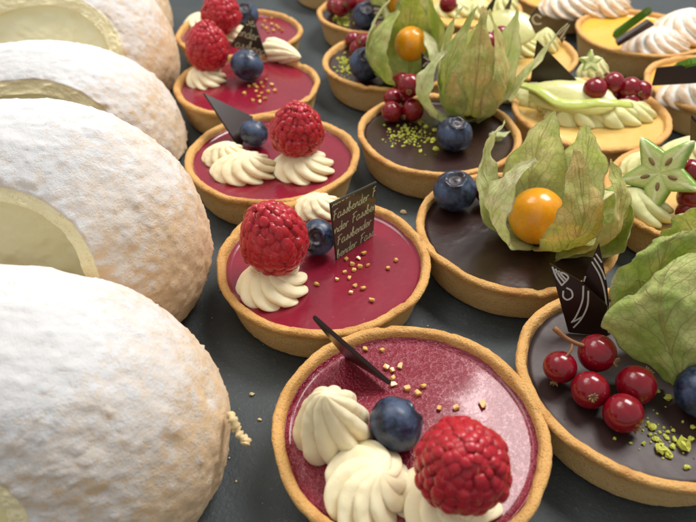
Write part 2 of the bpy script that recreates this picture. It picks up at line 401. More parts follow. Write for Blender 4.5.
for s_ in (1, 4):
    v_, f_, c_ = blueberry_mesh(s_); BBm.append(mesh('blueberry', v_, f_, BLUE, col=c_))
def blueberry(t, px, py, z, r, axis=(0, -.5, .8), k=0):
    o = link('blueberry', BBm[k], t, loc(t, px, py, z), quat(axis, px)); o.scale = (r/8,)*3; return o
def sphere(r, nu=48, nv=32, sq=1.0):
    th = np.linspace(0, 2*math.pi, nu, endpoint=False); ph = np.linspace(.001, math.pi-.001, nv)
    T = np.tile(th, nv); Q = np.repeat(ph, nu)
    return np.stack([np.sin(Q)*np.cos(T), np.sin(Q)*np.sin(T), np.cos(Q)*sq], 1)*r, grid(nu, nv)
cv, cf = sphere(5.8, 64, 44, .97)
CURm = mesh('redcurrant', cv*(1+.01*fbm(cv, .2, 2, 4))[:, None], cf, CUR)
def calyx_mesh():
    V = []; Fs = []
    for k in range(9):
        a = k*.7+random.random()*.5; d = np.array([math.cos(a), math.sin(a), 0]); r0 = .5+.5*random.random()
        tv, tf = tube(catmull([d*.2+[0, 0, 5.1], d*r0+[0, 0, 5.9], d*(r0+.7)+[0, 0, 6.3+.7*random.random()]], 5), [.35, .45, .4, .3, .12], 5)
        o = len(V); V += list(tv); Fs += [tuple(i+o for i in f) for f in tf]
    return mesh('calyx', np.array(V), Fs, CALYX)
CALm = calyx_mesh()
def currant(t, px, py, z, r, axis=None):
    ax = axis or (random.uniform(-1, 1), random.uniform(-1, .6), random.uniform(-.4, .6))
    o = link('redcurrant', CURm, t, loc(t, px, py, z), quat(ax)); o.scale = (r/5.8,)*3
    link('calyx', CALm, o); return o

# ------------------------------------------------------------------ sugar and nuts
def cube_mesh(seed):
    rng = np.random.default_rng(seed)
    V = np.array([(x, y, z) for x in (-1, 1) for y in (-1, 1) for z in (-1, 1)], float)*[.85, .75, .6]
    V *= 1+.26*rng.normal(size=V.shape)
    V = V*.95
    Fs = [(0, 1, 3, 2), (4, 6, 7, 5), (0, 4, 5, 1), (2, 3, 7, 6), (0, 2, 6, 4), (1, 5, 7, 3)]
    me = mesh('sugar_crystal', V, Fs, GOLD, smooth=False)
    import bmesh
    bm = bmesh.new(); bm.from_mesh(me); bmesh.ops.bevel(bm, geom=bm.edges[:], offset=.16*S, segments=2, affect='EDGES'); bm.to_mesh(me); bm.free()
    return me
CUBES = [cube_mesh(i) for i in range(5)]
def crystals(t, pts, s=1.0):
    for (x, y) in pts:
        o = link('sugar_crystal', random.choice(CUBES), t, loc(t, x, y, FZ+.6), quat((random.uniform(-.35, .35), random.uniform(-.35, .35), 1), random.random()*6)); o.scale = (s*random.uniform(.8, 1.2),)*3
def bits(name, t, cx, cy, rx, ry, n, smin, smax, mat, z=FZ, extra=()):
    rng = np.random.default_rng(int(cx*7+cy)); V = []; Fs = []
    b0, fi = sphere(1.0, 7, 5); ico = b0
    lst = [(cx+rx*rng.normal()*.5, cy+ry*rng.normal()*.5, smin+(smax-smin)*rng.random()**2.5) for _ in range(n)]+list(extra)
    for (px, py, s) in lst:
        p = loc(t, px, py, z) if t is not None else P(px, py, z)
        if t is not None and math.hypot(p[0], p[1]) > 34: continue
        v = (ico*s*rng.uniform(.7, 1.25, 3)+s*.16*rng.normal(size=ico.shape))*[1, .9, .65]; a = rng.random()*6.28
        v = v @ np.array([[math.cos(a), math.sin(a), 0], [-math.sin(a), math.cos(a), 0], [0, 0, 1]])
        o = len(V); V += list(v+p+[0, 0, s*.45]); Fs += [tuple(i+o for i in f) for f in fi]
    o = link(name, mesh(name, np.array(V), Fs, mat, smooth=False), t); o['kind'] = 'stuff'; return o

# ------------------------------------------------------------------ chocolate pieces, lettering
def plate(t, pts, th=1.1, name='chocolate_shard', mat=None, bev=.25):
    if name == 'chocolate_plaque' and mat is None: mat = CHOC_P
    W = np.array([P(*p) for p in pts]); c = W.mean(0)
    n = np.cross(W[1]-W[0], W[2]-W[0]); n /= np.linalg.norm(n)
    cam = np.array([0, 0, CAM_H])
    if np.dot(cam-c, n) < 0: n = -n
    W = W-np.outer((W-c) @ n, n)               # flatten
    k = len(W); L = W-POS[t.name]
    V = np.vstack([L+n*th/2, L-n*th/2]); Fs = [tuple(range(k)), tuple(range(2*k-1, k-1, -1))]+[(i, i+k, (i+1) % k+k, (i+1) % k) for i in range(k)]
    me = mesh(name, V, Fs, mat or CHOC, smooth=False)
    import bmesh
    bm = bmesh.new(); bm.from_mesh(me); bmesh.ops.recalc_face_normals(bm, faces=bm.faces[:]); bmesh.ops.bevel(bm, geom=bm.edges[:], offset=bev*S, segments=2, affect='EDGES'); bm.to_mesh(me); bm.free()
    o = link(name, me, t); return o, W, n, c, th
def inside(p, poly):
    r = False; k = len(poly)
    for i in range(k):
        a, b = poly[i], poly[i-1]
        if (a[1] > p[1]) != (b[1] > p[1]) and p[0] < (b[0]-a[0])*(p[1]-a[1])/(b[1]-a[1])+a[0]: r = not r
    return r
def ribbons(t, plt, strokes3d, width, mat, name):
    o_, W, n, c, th = plt
    e1 = W[1]-W[0]; e1 /= np.linalg.norm(e1); e2 = np.cross(n, e1)
    poly = [((w-c) @ e1*.96, (w-c) @ e2*.96) for w in W]
    V = []; Fs = []
    for st in strokes3d:
        q = np.array([((p-c) @ e1, (p-c) @ e2) for p in st])
        q = catmull(q, max(6, len(q)*5))
        wd = width
        tg = np.gradient(q, axis=0); tg /= np.linalg.norm(tg, axis=1)[:, None]+1e-9; nn = np.stack([-tg[:, 1], tg[:, 0]], 1)
        ok = [inside(a, poly) for a in q]; base = len(V)
        for a, b in zip(q, nn):
            for s in (-1, 1):
                u = a+b*s*wd/2; V.append(c+e1*u[0]+e2*u[1]+n*(th/2+.06)-POS[t.name])
        for i in range(len(q)-1):
            if ok[i] and ok[i+1]: Fs.append((base+2*i, base+2*i+1, base+2*i+3, base+2*i+2))
    # keep the decoration on its plate: a child of the plate
    if not Fs: return
    link(name, mesh(name, np.array(V), Fs, mat, smooth=False), o_)
def px_strokes(plt, strokes):                  # strokes given as photo pixels, laid onto the plate's plane
    _, W, n, c, th = plt; out = []; cam = np.array([0, 0, CAM_H])
    for st in strokes:
        l = []
        for (x, y) in st:
            r = ray(x, y); tt = ((c-cam) @ n)/(r @ n); l.append(cam+r*tt)
        out.append(l)
    return out
GL = {'F': ([[(.1, 0), (.2, .9), (.38, 1.9)], [(0, 1.72), (.5, 1.95), (1.05, 2.0)], [(.05, 1.0), (.7, 1.12)]], 1.0),
 'a': ([[(.72, .9), (.38, 1), (.06, .6), (.1, .1), (.42, 0), (.7, .45), (.74, .95), (.72, .2), (.95, .05)]], .93),
 's': ([[(0, .05), (.38, .5), (.52, 1.02), (.68, .55), (.52, .05), (.18, .1)]], .78),
 'b': ([[(0, .3), (.36, 1.4), (.34, 2), (.16, 1.6), (.14, .2), (.42, 0), (.68, .45), (.44, .82), (.18, .5)]], .86),
 'e': ([[(0, .4), (.5, .62), (.46, 1), (.14, .8), (.1, .25), (.38, 0), (.82, .35)]], .8),
 'n': ([[(0, .9), (.1, 0), (.18, .6), (.46, 1), (.62, .7), (.64, .1), (.88, .12)]], .86),
 'd': ([[(.7, .8), (.35, .9), (.05, .5), (.2, 0), (.6, .25), (.8, 2), (.74, .2), (.95, .05)]], .95),
 'r': ([[(0, .9), (.12, 0), (.18, .6), (.42, 1), (.68, .85)]], .72)}
def script_text(plt, xh, row, rows, offs, slope=0.0, base=1, start=None):
    _, W, n, c, th = plt
    a, b = W[base], W[(base+1) % len(W)]; e = (b-a)/np.linalg.norm(b-a)
    if e[0] < 0: a, e = b, -e
    up = np.cross(n, e); up = up if up[2] > 0 else -up
    e_, up_ = e*math.cos(slope)+up*math.sin(slope), up*math.cos(slope)-e*math.sin(slope)
    out = []
    for k in range(rows):
        x = offs[k % len(offs)]; y = .6+k*row
        for ch in ('Fassbender ')*3:
            if ch == ' ': x += .9*xh; continue
            g, adv = GL[ch]
            for st in g: out.append([a+e_*(x+p[0]*xh)+up_*(y+p[1]*xh) for p in st])
            x += adv*xh
    return out

# ------------------------------------------------------------------ physalis husks
def sheet(rows, seed, mat, parent, org, nu=44, nv=60, wr=.7, ruff=.8, name='husk_petal'):
    rows = np.array(rows, float)               # (m rows, k points, 3)
    A = np.array([catmull(r, nu) for r in rows]); B = np.array([catmull(A[:, j], nv) for j in range(nu)]).transpose(1, 0, 2)
    V = B.reshape(-1, 3); u = np.tile(np.linspace(0, 1, nu), nv); v = np.repeat(np.linspace(0, 1, nv), nu)
    du = np.gradient(B, axis=1).reshape(-1, 3); dv = np.gradient(B, axis=0).reshape(-1, 3)
    n = np.cross(du, dv); n /= np.linalg.norm(n, axis=1)[:, None]+1e-9
    e = np.abs(u*2-1)
    disp = 1.5*wr*fbm(V, .11, 3, seed) + 1.4*ruff*e**3*np.sin(v*19+seed+(u > .5)*2.)*(.6+.4*noise(V, .2, seed+2)) - .9*np.exp(-(e/.10)**2)*(1-v)
    V = V+n*disp[:, None]
    cs = dv/(np.linalg.norm(dv, axis=1)[:, None]+1e-9)
    V = V+cs*(.9*fbm(np.stack([u*6, v*0, v*0+seed], 1), 1.5, 3, seed)*(v**6))[:, None]
    V = V+(du/(np.linalg.norm(du, axis=1)[:, None]+1e-9))*((np.sign(u-.5)*e**3*2.2*ruff*fbm(np.stack([v*9, (u > .5)*7.+seed, v*0], 1), 1.0, 3, seed+4))[:, None])
    V = V-org
    nt = len(V); V2 = np.vstack([V+n*.05, V-n*.05]); g = grid(nu, nv, False)
    Fs = list(g)+[tuple(i+nt for i in f[::-1]) for f in g]
    bd = [(i, i+1) for i in range(nu-1)]+[((nv-1)*nu+i+1, (nv-1)*nu+i) for i in range(nu-1)]+[((i+1)*nu, i*nu) for i in range(nv-1)]+[(i*nu+nu-1, (i+1)*nu+nu-1) for i in range(nv-1)]
    Fs += [(b, a, a+nt, b+nt) for a, b in bd]
    uv = np.tile(np.stack([u, v], 1), (2, 1))
    return link(name, mesh(name, V2, Fs, mat, uv=uv), parent)
def petal_rows(c, az, W, H, R, flare, z0=0.0, curl=0.0, side=0.0, power=.8, taper=.75):
    """one lantern lobe round the point c (world): az in degrees, W half width, H height, R bulge, flare of the tip"""
    a = math.radians(az); rd = np.array([math.cos(a), math.sin(a), 0]); tn = np.array([-math.sin(a), math.cos(a), 0]); up = np.array([0, 0, 1.])
    rows = []
    for t in np.linspace(0, 1, 9):
        rho = R*math.sin(math.pi*min(1, t**power*.97))**.8 + flare*t**2.2 + 1.2
        z = z0+H*t-curl*max(0, t-.7)**2*40
        w = W*(.30+.70*math.sin(math.pi*min(1, t*1.15+.12))**.9 if t < .4 else max(.04, ((1-t)/.6)**taper))
        cur = (w*w)/(2*max(R, 4))*(.95-.5*t)
        row = []
        for s in (-1, -.5, 0, .5, 1):
            row.append(c+rd*(rho-cur*s*s)+tn*(s*w+side*t**2)+up*z)
        rows.append(row)
    return rows
def fruit(t, px, py, z, r=9.5):
    v, f = sphere(r, 64, 44, 1.03); v = v*(1+.012*fbm(v, .12, 2, 3))[:, None]
    return link('physalis_fruit', mesh('physalis_fruit', v, f, PHYS), t, loc(t, px, py, z))
def husk(t, fr, petals, mat=None, **kw):
    org = POS[t.name]+np.array(fr.location)/S
    base = org.copy(); base[2] = FZ+.6
    for i, p in enumerate(petals):
        m = p.pop('mat', mat or HUSK); sh = p.pop('shift', (0, 0, 0))
        sheet(petal_rows(base+np.array(sh), **p), 31*i+int(org[0]), m, fr, org, **kw)

# ------------------------------------------------------------------ the setting
nu = 160; xs = np.linspace(-900, 900, nu); ys = np.linspace(-400, 1400, nu)
X_, Y_ = np.meshgrid(xs, ys); V_ = np.stack([X_.ravel(), Y_.ravel(), np.zeros(nu*nu)], 1)
o = link('slate_surface', mesh('slate_surface', V_, grid(nu, nu, False), SLATE)); o['kind'] = 'structure'

# ------------------------------------------------------------------ red raspberry tarts
RG = 'red glazed raspberry tarts in one row'
t = tart('raspberry_tart', 18, 115, 'nearest red glazed tart, one big raspberry at its front edge and frothy bubbled glaze', 'redb', 0, group=RG, spin=2)
rosette(t, 334, 438, 11.6, 26, lean=(2, 5), n=9, twist=.55, amp=.15, tip=.30)
rosette(t, 366, 492, 12.6, 12, axis=(.35, -.1, 1), stretch=(1.15, .95), twist=.8, n=9)
rosette(t, 447, 503, 12.0, 8.5, stretch=(1.15, 1), twist=.8, n=9)
raspberry(t, 463, 464, 32, 0, axis=(-.05, -.35, 1), sc_=.93)
blueberry(t, 396, 424, 22.0, 8.0, axis=(.9, .5, .35))
plate(t, [(313, 316, 41), (391, 384, 17), (346, 356, 15)], 1.4)
crystals(t, [(365,349),(390,337),(382,350),(386,367),(392,370),(400,366),(393,378),(407,388),(418,393),(423,386),(439,408),(456,407),(483,404),(393,384)], 1.05)

t = tart('raspberry_tart', -9, 190, 'red glazed tart with upright chocolate square of pale handwriting, second nearest of its row', 'red', 1, group=RG, crust=crust_mesh(77, [(math.radians(-58), 1.4, .13)]))
rosette(t, 273, 289, 12.8, 10.5, twist=.8, n=9)
rosette(t, 318, 212, 9.5, 9, stretch=(1.15, .9), n=9)
raspberry(t, 273, 236, 34, 1, axis=(-.16, -.12, 1))
blueberry(t, 318, 237, 22.5, 6.9, axis=(-.15, -.8, .62), k=1)
pl = plate(t, [(332, 205, 43), (338, 261, 14.4), (375, 237, 14.4), (369, 177, 41)], .9, name='chocolate_plaque')
ribbons(t, pl, script_text(pl, 2.2, 6.6, 5, (-7.6, .2, -12.8, -2.3, -6)), .36, INK_G, 'lettering')
crystals(t, [(346.5,259),(358.6,258),(364,253),(352,264),(360,266.5),(368,265),(345,272),(354,270),(337,279),(349,277.6),(316.5,284),(355,285.5),(363,288),(351,292),(388,268),(396,260),(372,300)], .95)

t = tart('raspberry_tart', -35, 265, 'red glazed tart with a plain dark chocolate triangle leaning behind its blueberry', 'red', 2, group=RG)
rosette(t, 226, 160, 9.3, 10, n=9, lean=(-2, 2), stretch=(1.15, 1))
rosette(t, 245, 174, 12.5, 11.5, stretch=(1.22, .9), n=10, lean=(-3, 1), twist=.8)
rosette(t, 303, 171, 13.2, 10.5, n=9, stretch=(1.1, 1))
raspberry(t, 297, 129, 33, 2, axis=(.1, -.2, 1), sc_=1.0, spin=2)
blueberry(t, 254, 133, 22, 6.9, axis=(.3, .5, .8))
plate(t, [(203, 93, 37), (253, 117, 22), (240, 150, 14.5)], 1.1)

t = tart('raspberry_tart', -55, 341, 'red glazed tart with dark lettered chocolate piece between raspberry and a teardrop of cream', 'red', 3, group=RG)
rosette(t, 206, 82, 11.5, 10, n=9)
rosette(t, 270, 50, 8, 26, n=9, axis=(.75, -.65, .10), z=FZ+4, twist=.4, tip=.3, amp=.12)
raspberry(t, 207, 46, 33, 1, axis=(.02, -.1, 1), sc_=.97, spin=1)
blueberry(t, 247, 65, 24, 9.3, axis=(.4, .3, .9), k=1)
pl = plate(t, [(252, 14, 45), (230, 46, 26), (267, 57, 20)], .9, name='chocolate_plaque')
ribbons(t, pl, script_text(pl, 3.0, 7.5, 6, (0, -10, -4)), .5, INK_G, 'lettering')
crystals(t, [(x/2.9+170, y/2.9) for x, y in [(245,245),(265,240),(280,230),(295,245),(250,265),(265,270),(285,265),(240,290),(260,295),(275,285),(305,262),(215,270),(230,250),(253,253),(270,252),(258,280)]], 1.0)

t = tart('raspberry_tart', -69, 416, 'farthest red glazed tart, cut by the top edge of the photo behind the others', 'red', 0, group=RG, spin=1)
rosette(t, 201, 26, 11, 9, n=9)
rosette(t, 232, 37, 9.5, 9, n=9, stretch=(1.3, 1))
raspberry(t, 221, 12, 32, 0, axis=(.1, -.1, 1), sc_=.95, spin=2)
blueberry(t, 246, 15, 23, 8.3)
crystals(t, [(x/2.9+170, y/2.9) for x, y in [(295,52),(268,75),(285,90),(315,82),(325,88),(295,70),(275,60),(300,88),(280,82),(308,75)]], 1.05)

# ------------------------------------------------------------------ chocolate tarts
CG = 'chocolate tarts in one row'
t = tart('chocolate_tart', 93, 134, 'nearest chocolate tart with five redcurrants and two white-patterned chocolate pieces', 'chocm', 2, group=CG, spin=3)
for (x, y, z, r, ax) in [(597, 353, 24, 5.9, (.5, -.5, .1)), (560, 367, 21, 5.1, (-.3, -.6, -.5)), (590, 390, 20.5, 5.6, (-.15, -.7, .4)), (636, 385, 21, 5.9, (.6, .5, .3)), (623, 413, 20.5, 5.7, (.6, -.5, -.5))]:
    currant(t, x, y, z, r, ax)
st, sf = tube(catmull([loc(t, 554, 328, 31), loc(t, 566, 338, 29), loc(t, 578, 344, 27.5), loc(t, 592, 348, 26)], 14), [.9]*3+[.65]*11, 8)
link('berry_stem', mesh('berry_stem', st, sf, TWIG), t)
st, sf = tube(catmull([loc(t, 572, 341, 28), loc(t, 571, 350, 27), loc(t, 563, 360, 25)], 10), .4, 8)
link('berry_stem', mesh('berry_stem', st, sf, TWIG), t)
p1 = plate(t, [(549, 262, 38), (568, 331, 15), (607, 335, 15), (607, 305, 26), (582, 284, 34)], 1.1)
ribbons(t, p1, px_strokes(p1, [[(552,266),(556,276),(561,284)],[(555,268),(559,275),(564,281)],[(558,270),(562,275),(566,279)],[(553,272),(562,272),(568,277),(561,285)],[(566,287),(571,290),(572,296),(567,299),(563,296),(563,290)],[(583,285),(582,300),(576,315),(571,322)],[(588,290),(587,305),(581,318),(573,327)],[(573,321),(582,316)],[(583,284),(595,293),(606,303)]]), .55, INK_W, 'decoration')
p2 = plate(t, [(599, 243, 44), (581, 284, 29), (600, 330, 15), (612, 330, 15), (607, 285, 31)], 1.1)
ribbons(t, p2, px_strokes(p2, [[(592,261),(600,275),(605,292),(608,318)],[(594,257),(603,272),(608,290),(611,318)],[(596,253),(604,266),(609,285)],[(598,247),(590,262),(584,281)]]), .5, INK_W, 'decoration')
fr = fruit(t, 712, 318, 30, 9.5); org = POS[t.name]+np.array(fr.location)/S
W_ = lambda rows: [[P(*p) for p in r] for r in rows]
sheet(W_([[(668,384,17),(684,388,20),(710,382,19)],[(630,354,23),(668,347,33),(722,350,33)],[(603,328,31),(660,305,45),(735,305,44)],[(620,303,39),(664,275,51),(738,268,51)],[(648,282,44),(676,258,53),(742,245,53)]]), 3, HUSK, fr, org, wr=1.0, ruff=1.0, nu=60, nv=70)
sheet(W_([[(620,332,20),(660,335,20),(720,330,20)],[(611,308,31),(656,300,35),(722,290,36)],[(619,272,44),(662,266,46),(722,258,47)],[(642,252,50),(670,243,54),(722,240,54)],[(658,240,53),(682,231,57),(722,228,57)]]), 8, HUSK, fr, org, wr=.9, ruff=1.0)
sheet(W_([[(632,330,20),(665,320,18),(700,320,18)],[(620,305,30),(645,300,32),(690,300,32)],[(625,288,38),(640,284,39),(665,285,39)],[(634,283,41),(643,282,41),(652,284,41)]]), 12, HUSK_L, fr, org, wr=.6, ruff=.6)
sheet(W_([[(668,262,22),(700,262,20),(735,262,22)],[(660,240,36),(700,240,38),(740,238,38)],[(668,222,46),(705,215,49),(745,215,48)],[(684,210,53),(712,204,56),(745,204,54)]]), 15, HUSK, fr, org, wr=.9, ruff=1.0)
blueberry(t, 703, 392, 22.5, 8.0)
bits('pistachio_crumbs', t, 655, 432, 34, 22, 45, .25, .8, PIST, extra=[(648,425,1.1),(652,428,1.2),(660,450,1.7),(656,440,.9),(668,455,1.4),(674,440,.9),(683,446,2.2),(690,440,1.3),(668,399,1.3),(672,447,1.1),(686,468,1.0),(657,392,.9)])

t = tart('chocolate_tart', 67, 210, 'chocolate tart with orange berry inside a wide open papery husk, blueberry at its left', 'choc', 3, group=CG, spin=4)
blueberry(t, 455, 191, 23, 9.0, axis=(-.1, -.25, .95), k=1)
currant(t, 486, 189, 22, 5.6); currant(t, 525, 172, 30, 5.6); currant(t, 520, 180, 24, 5.4)
fr = fruit(t, 537, 216, 27.5, 10.6)
husk(t, fr, [
  dict(az=190, W=12, H=41, R=18, flare=4, side=5, mat=HUSK_L, shift=(0, 0, 0)),
  dict(az=152, W=9, H=45, R=16, flare=12, mat=HUSK_L, shift=(-3, 3, 0), side=-4),
  dict(az=95, W=14, H=50, R=14, flare=3, mat=HUSK_L, shift=(2, 4, 0)),
  dict(az=45, W=12, H=45, R=17, flare=9, mat=HUSK_L, shift=(6, 3, 0)),
  dict(az=-5, W=15, H=32, R=22, flare=10, curl=2, shift=(8, -2, 0), side=2),
  dict(az=-42, W=12, H=40, R=17, flare=5, shift=(10, -3, 0), side=5, mat=HUSK_W),
  dict(az=-76, W=12, H=46, R=15, flare=2, shift=(6.5, -2, 0), side=-3, mat=HUSK_W),
], wr=1.0)
t = tart('chocolate_tart', 44, 287, 'chocolate tart with a closed pointed husk, pistachio crumbs and a stack of redcurrants', 'choc', 0, group=CG, spin=5)
for (x, y, z, r) in [(410, 85.5, 32, 5.9), (393, 98, 23, 4.9), (392, 112, 20, 5.4), (413, 110, 21, 5.7), (401, 82, 21, 5.2), (404, 99, 21, 4.9)]: currant(t, x, y, z, r)
blueberry(t, 454.5, 134.5, 22.5, 8.6, axis=(.1, -.2, .95))
bits('pistachio_crumbs', t, 409, 137, 22, 12, 150, .35, 1.0, PIST, extra=[(420,123,1.5),(426,128,1.3),(433,141,1.3),(436,150,1.5),(420,152,1.2),(435,131,1.2)])
fr = fruit(t, 471, 92, 29, 8.5)
husk(t, fr, [
  dict(az=-95, W=14.5, H=57, R=15.5, flare=-1, power=.62, taper=1.25, mat=HUSK_W),
  dict(az=-30, W=14.5, H=55, R=15.5, flare=0, power=.62, taper=1.2, mat=HUSK_W),
  dict(az=-158, W=14, H=56, R=15, flare=-1, power=.62, taper=1.2, mat=HUSK),
  dict(az=150, W=12, H=54, R=15, flare=6, mat=HUSK_L, taper=1.1), dict(az=90, W=13, H=46, R=14, flare=2, mat=HUSK_L),
  dict(az=200, W=10, H=38, R=20, flare=7, shift=(-5, -3, 0), mat=HUSK_L),
  dict(az=35, W=12, H=50, R=17, flare=20, mat=HUSK_L),
  dict(az=0, W=4.5, H=48, R=15, flare=34, shift=(3, 0, 0), mat=HUSK_L),
])
sheet(W_([[(488,139,16),(492,141,16),(500,141,16)],[(489,134,18),(497,136,19),(506,136,18)],[(494,131,18),(503,132,19),(511,131,17)]]), 4, HUSK_L, t, POS[t.name], nu=20, nv=20, wr=.4, ruff=.3, name='husk_flake')
pl = plate(t, [(421, 52, 44), (422, 72, 32), (433, 76, 30), (436, 66, 36)], .9, name='chocolate_plaque')
ribbons(t, pl, px_strokes(pl, [[(424,56),(430,61),(434,66)],[(423,66),(427,62),(431,66),(428,71),(424,69)],[(426,74),(432,70)]]), 1.0, INK_W, 'decoration')
pl = plate(t, [(441, 77, 36), (439, 92, 26), (444, 93, 26), (447, 79, 35)], .9, name='chocolate_plaque')
ribbons(t, pl, px_strokes(pl, [[(441,81),(446,80)],[(440,85),(446,84)],[(440,89),(445,88)]]), 1.0, INK_W, 'decoration')

t = tart('chocolate_tart', 25, 371, 'chocolate tart with orange berry between round green husk leaves, blueberry at its left edge', 'choc', 1, group=CG)
blueberry(t, 366, 64, 24, 9.5, axis=(.1, -.5, .85))
for (x, y, z, r) in [(365, 43, 26, 5.6), (358, 49, 20, 5.2), (380, 34, 33, 5.8), (375, 45, 22, 5.4), (353, 40, 19, 5)]: currant(t, x, y, z, r)
bits('pistachio_crumbs', t, 344, 66, 11, 11, 90, .4, 1.1, PIST, extra=[(347,62,1.5),(349,70,1.4)])
fr = fruit(t, 411, 44, 36, 9.0)
husk(t, fr, [
  dict(az=205, W=15, H=40, R=17, flare=-2, shift=(-6, -3, 0)), dict(az=165, W=13, H=44, R=17, flare=4, shift=(-5, 0, 0), mat=HUSK_L),
  dict(az=90, W=14, H=46, R=14, flare=6), dict(az=20, W=13, H=48, R=15, flare=3), dict(az=-35, W=11, H=30, R=15, flare=4, mat=HUSK_L),
])
t = tart('chocolate_tart', 19, 451, 'chocolate tart with a striped plaque by its blueberry, second from the top in its column', 'choc', 2, group=CG)
blueberry(t, 367, 16, 24, 9.5)
for (x, y, z, r) in [(341, 8, 23, 6), (334, 6, 20, 5.5), (350, 2, 27, 6), (358, 3, 22, 5.6), (346, 0, 20, 5.6)]: currant(t, x, y, z, r)
bits('pistachio_crumbs', t, 344, 20, 12, 6, 110, .4, 1.2, PIST)
pl = plate(t, [(371, 4, 42), (377, 28, 22), (384, 25, 22), (381, 6, 38)], .9, name='chocolate_plaque')
ribbons(t, pl, px_strokes(pl, [[(373,8),(381,9)],[(373,12),(382,13)],[(374,17),(383,17)],[(376,22),(383,21)]]), 1.7, INK_W, 'decoration')
fr = fruit(t, 400, 2, 33, 9)
husk(t, fr, [dict(az=190, W=13, H=42, R=16, flare=0), dict(az=-60, W=13, H=42, R=15, flare=2), dict(az=30, W=13, H=44, R=16, flare=4, mat=HUSK_L), dict(az=120, W=13, H=44, R=16, flare=4, mat=HUSK_L)])
t = tart('chocolate_tart', -5, 533, 'tart behind all other chocolate tarts, only its pale front wall showing at the top edge', 'choc', 3, group=CG)

# ------------------------------------------------------------------ pale cream and starfruit tarts
def star_slice(t, px, py, z, R, nrm, spin, th=4.5, lab=None):
    k = 5; nu = 200; prof = [(0, th/2), (.5, th/2), (.86, th/2), (.96, th/2-.3), (1, th/2-1.1), (1, -th/2+1.1), (.96, -th/2+.3), (.86, -th/2), (.5, -th/2), (0, -th/2)]
    T = np.linspace(0, 2*math.pi, nu, endpoint=False)
    a = np.abs(((T*k/(2*math.pi)) % 1)-.5)*2           # 1 on arm tip, 0 between
    r = R*(.36+.64*(1-(1-a)**.72*1.0)); V = []; col = []
    ri = .46; bt = (1-a)*math.pi/k; g = math.pi/k; r = R*ri*math.sin(g)/(ri*np.sin(g-bt)*1.0+np.sin(bt)+1e-9) if False else R*(ri*math.sin(g))/(np.sin(bt)*(1-ri*math.cos(g))+ri*math.sin(g)*np.cos(bt)); r = np.where(r > R*.8, R*.8+(r-R*.8)*.55, r)
    for (f, zz) in prof:
        for i in range(nu): V.append((r[i]*f*math.cos(T[i]), r[i]*f*math.sin(T[i]), zz)); col.append(f)
    V = np.array(V); ff = np.hypot(V[:, 0], V[:, 1])/R; sg = np.sign(V[:, 2]); V[:, 2] += .5*fbm(V*[1, 1, 0], .16, 2, 8)+sg*(.9*np.tile(a, len(prof))*np.clip(ff, 0, .6)-.7*np.exp(-(ff/.15)**2))
    o = link('starfruit_slice', mesh('starfruit_slice', V, grid(nu, len(prof)), STAR, col=col), t, loc(t, px, py, z), quat(nrm, spin))
    if R > 10:
        for i in range(5):
            aa = 2*math.pi*(i+.06)/5; sv, sf2 = sphere(1.0, 14, 10)
            link('seed', mesh('seed', sv*[2.0, .85, .5], sf2, CALYX), o, (R*.30*math.cos(aa), R*.30*math.sin(aa), th/2+.25), Matrix.Rotation(aa, 3, 'Z').to_quaternion())
    return o
KG = 'pale cream fruit tarts in one row'
t = tart('starfruit_tart', 150, 232, 'custard tart with a green star shaped slice leaning on cream at the right edge', 'pale', 1, group=KG)
rosette(t, 632, 213, 11, 12, mat=CREAM_G, stretch=(1.0, 1.5), n=9, twist=.5, axis=(-.1, .1, 1))
rosette(t, 650, 172, 10, 11, mat=CREAM_G, stretch=(1.5, 1), n=9)
rosette(t, 690, 160, 11, 12, mat=CREAM_G, n=9, stretch=(1.3, 1))
star_slice(t, 661, 173, 33, 18.5, (-.72, -.62, .42), 1.25, 4.2)
for (x, y, z, r) in [(690, 173, 33, 5.6), (692, 197, 25, 5.9), (689, 212, 20, 5.2), (702, 184, 26, 5.6), (703, 206, 21, 5.6)]: currant(t, x, y, z, r)
plate(t, [(691, 116, 52), (690, 140, 38), (697, 142, 38), (699, 120, 50)], 1.4)
t = tart('starfruit_tart', 124, 308, 'custard tart with long yellow green fruit slice on rippled cream, many redcurrants', 'pale', 3, group=KG, spin=2)
for (x, y, R, sx, sy) in [(534, 101, 11, 1.3, .9), (553, 106, 11, 1.2, 1), (580, 119, 13, 1.5, .9), (607, 120, 12.5, 1.5, .9), (624, 118, 10, 1.6, .9), (570, 96, 11, 1.3, 1)]:
    rosette(t, x, y, R, 10.5, mat=CREAM_G, stretch=(sx, sy), n=9, twist=.35, amp=.15)
rosette(t, 592, 78, 9, 13, mat=CREAM_G, n=9)
v_, f_ = sphere(16, 72, 36, .13); ps = link('pear_slice', mesh('pear_slice', v_*[1.35, .62, 1]*(1+.09*fbm(v_, .12, 3, 3))[:, None], f_, PEAR), t, loc(t, 572, 97, 25), quat((-.15, -.45, .85)))
skin = catmull([loc(t, 517, 84, 26), loc(t, 538, 90, 27), loc(t, 560, 103, 25), loc(t, 582, 104, 26), loc(t, 606, 103, 28), loc(t, 632, 105, 26)], 40)
v_, f_ = tube(skin, 1.5+1.5*np.sin(np.linspace(.1, 3.0, 40)), 14); nn_ = np.array([-.1, -.45, .88]); ctr_ = np.repeat(skin, 14, 0); v_ = v_-((v_-ctr_) @ nn_)[:, None]*nn_*.72; link('fruit_peel', mesh('fruit_peel', v_+.3*np.stack([fbm(v_, .2, 2, k) for k in (1, 2, 3)], 1), f_, PEEL), t)
st = star_slice(t, 590, 62, 34, 7, (0, -.8, .5), .3, 3)
for (x, y, z, r) in [(595, 89, 29, 5.9), (613, 83, 29, 5.6), (630, 88, 27, 5.6), (641, 91, 25, 5.4), (629, 102, 21, 5.2), (613, 95, 21, 5.4)]: currant(t, x, y, z, r)
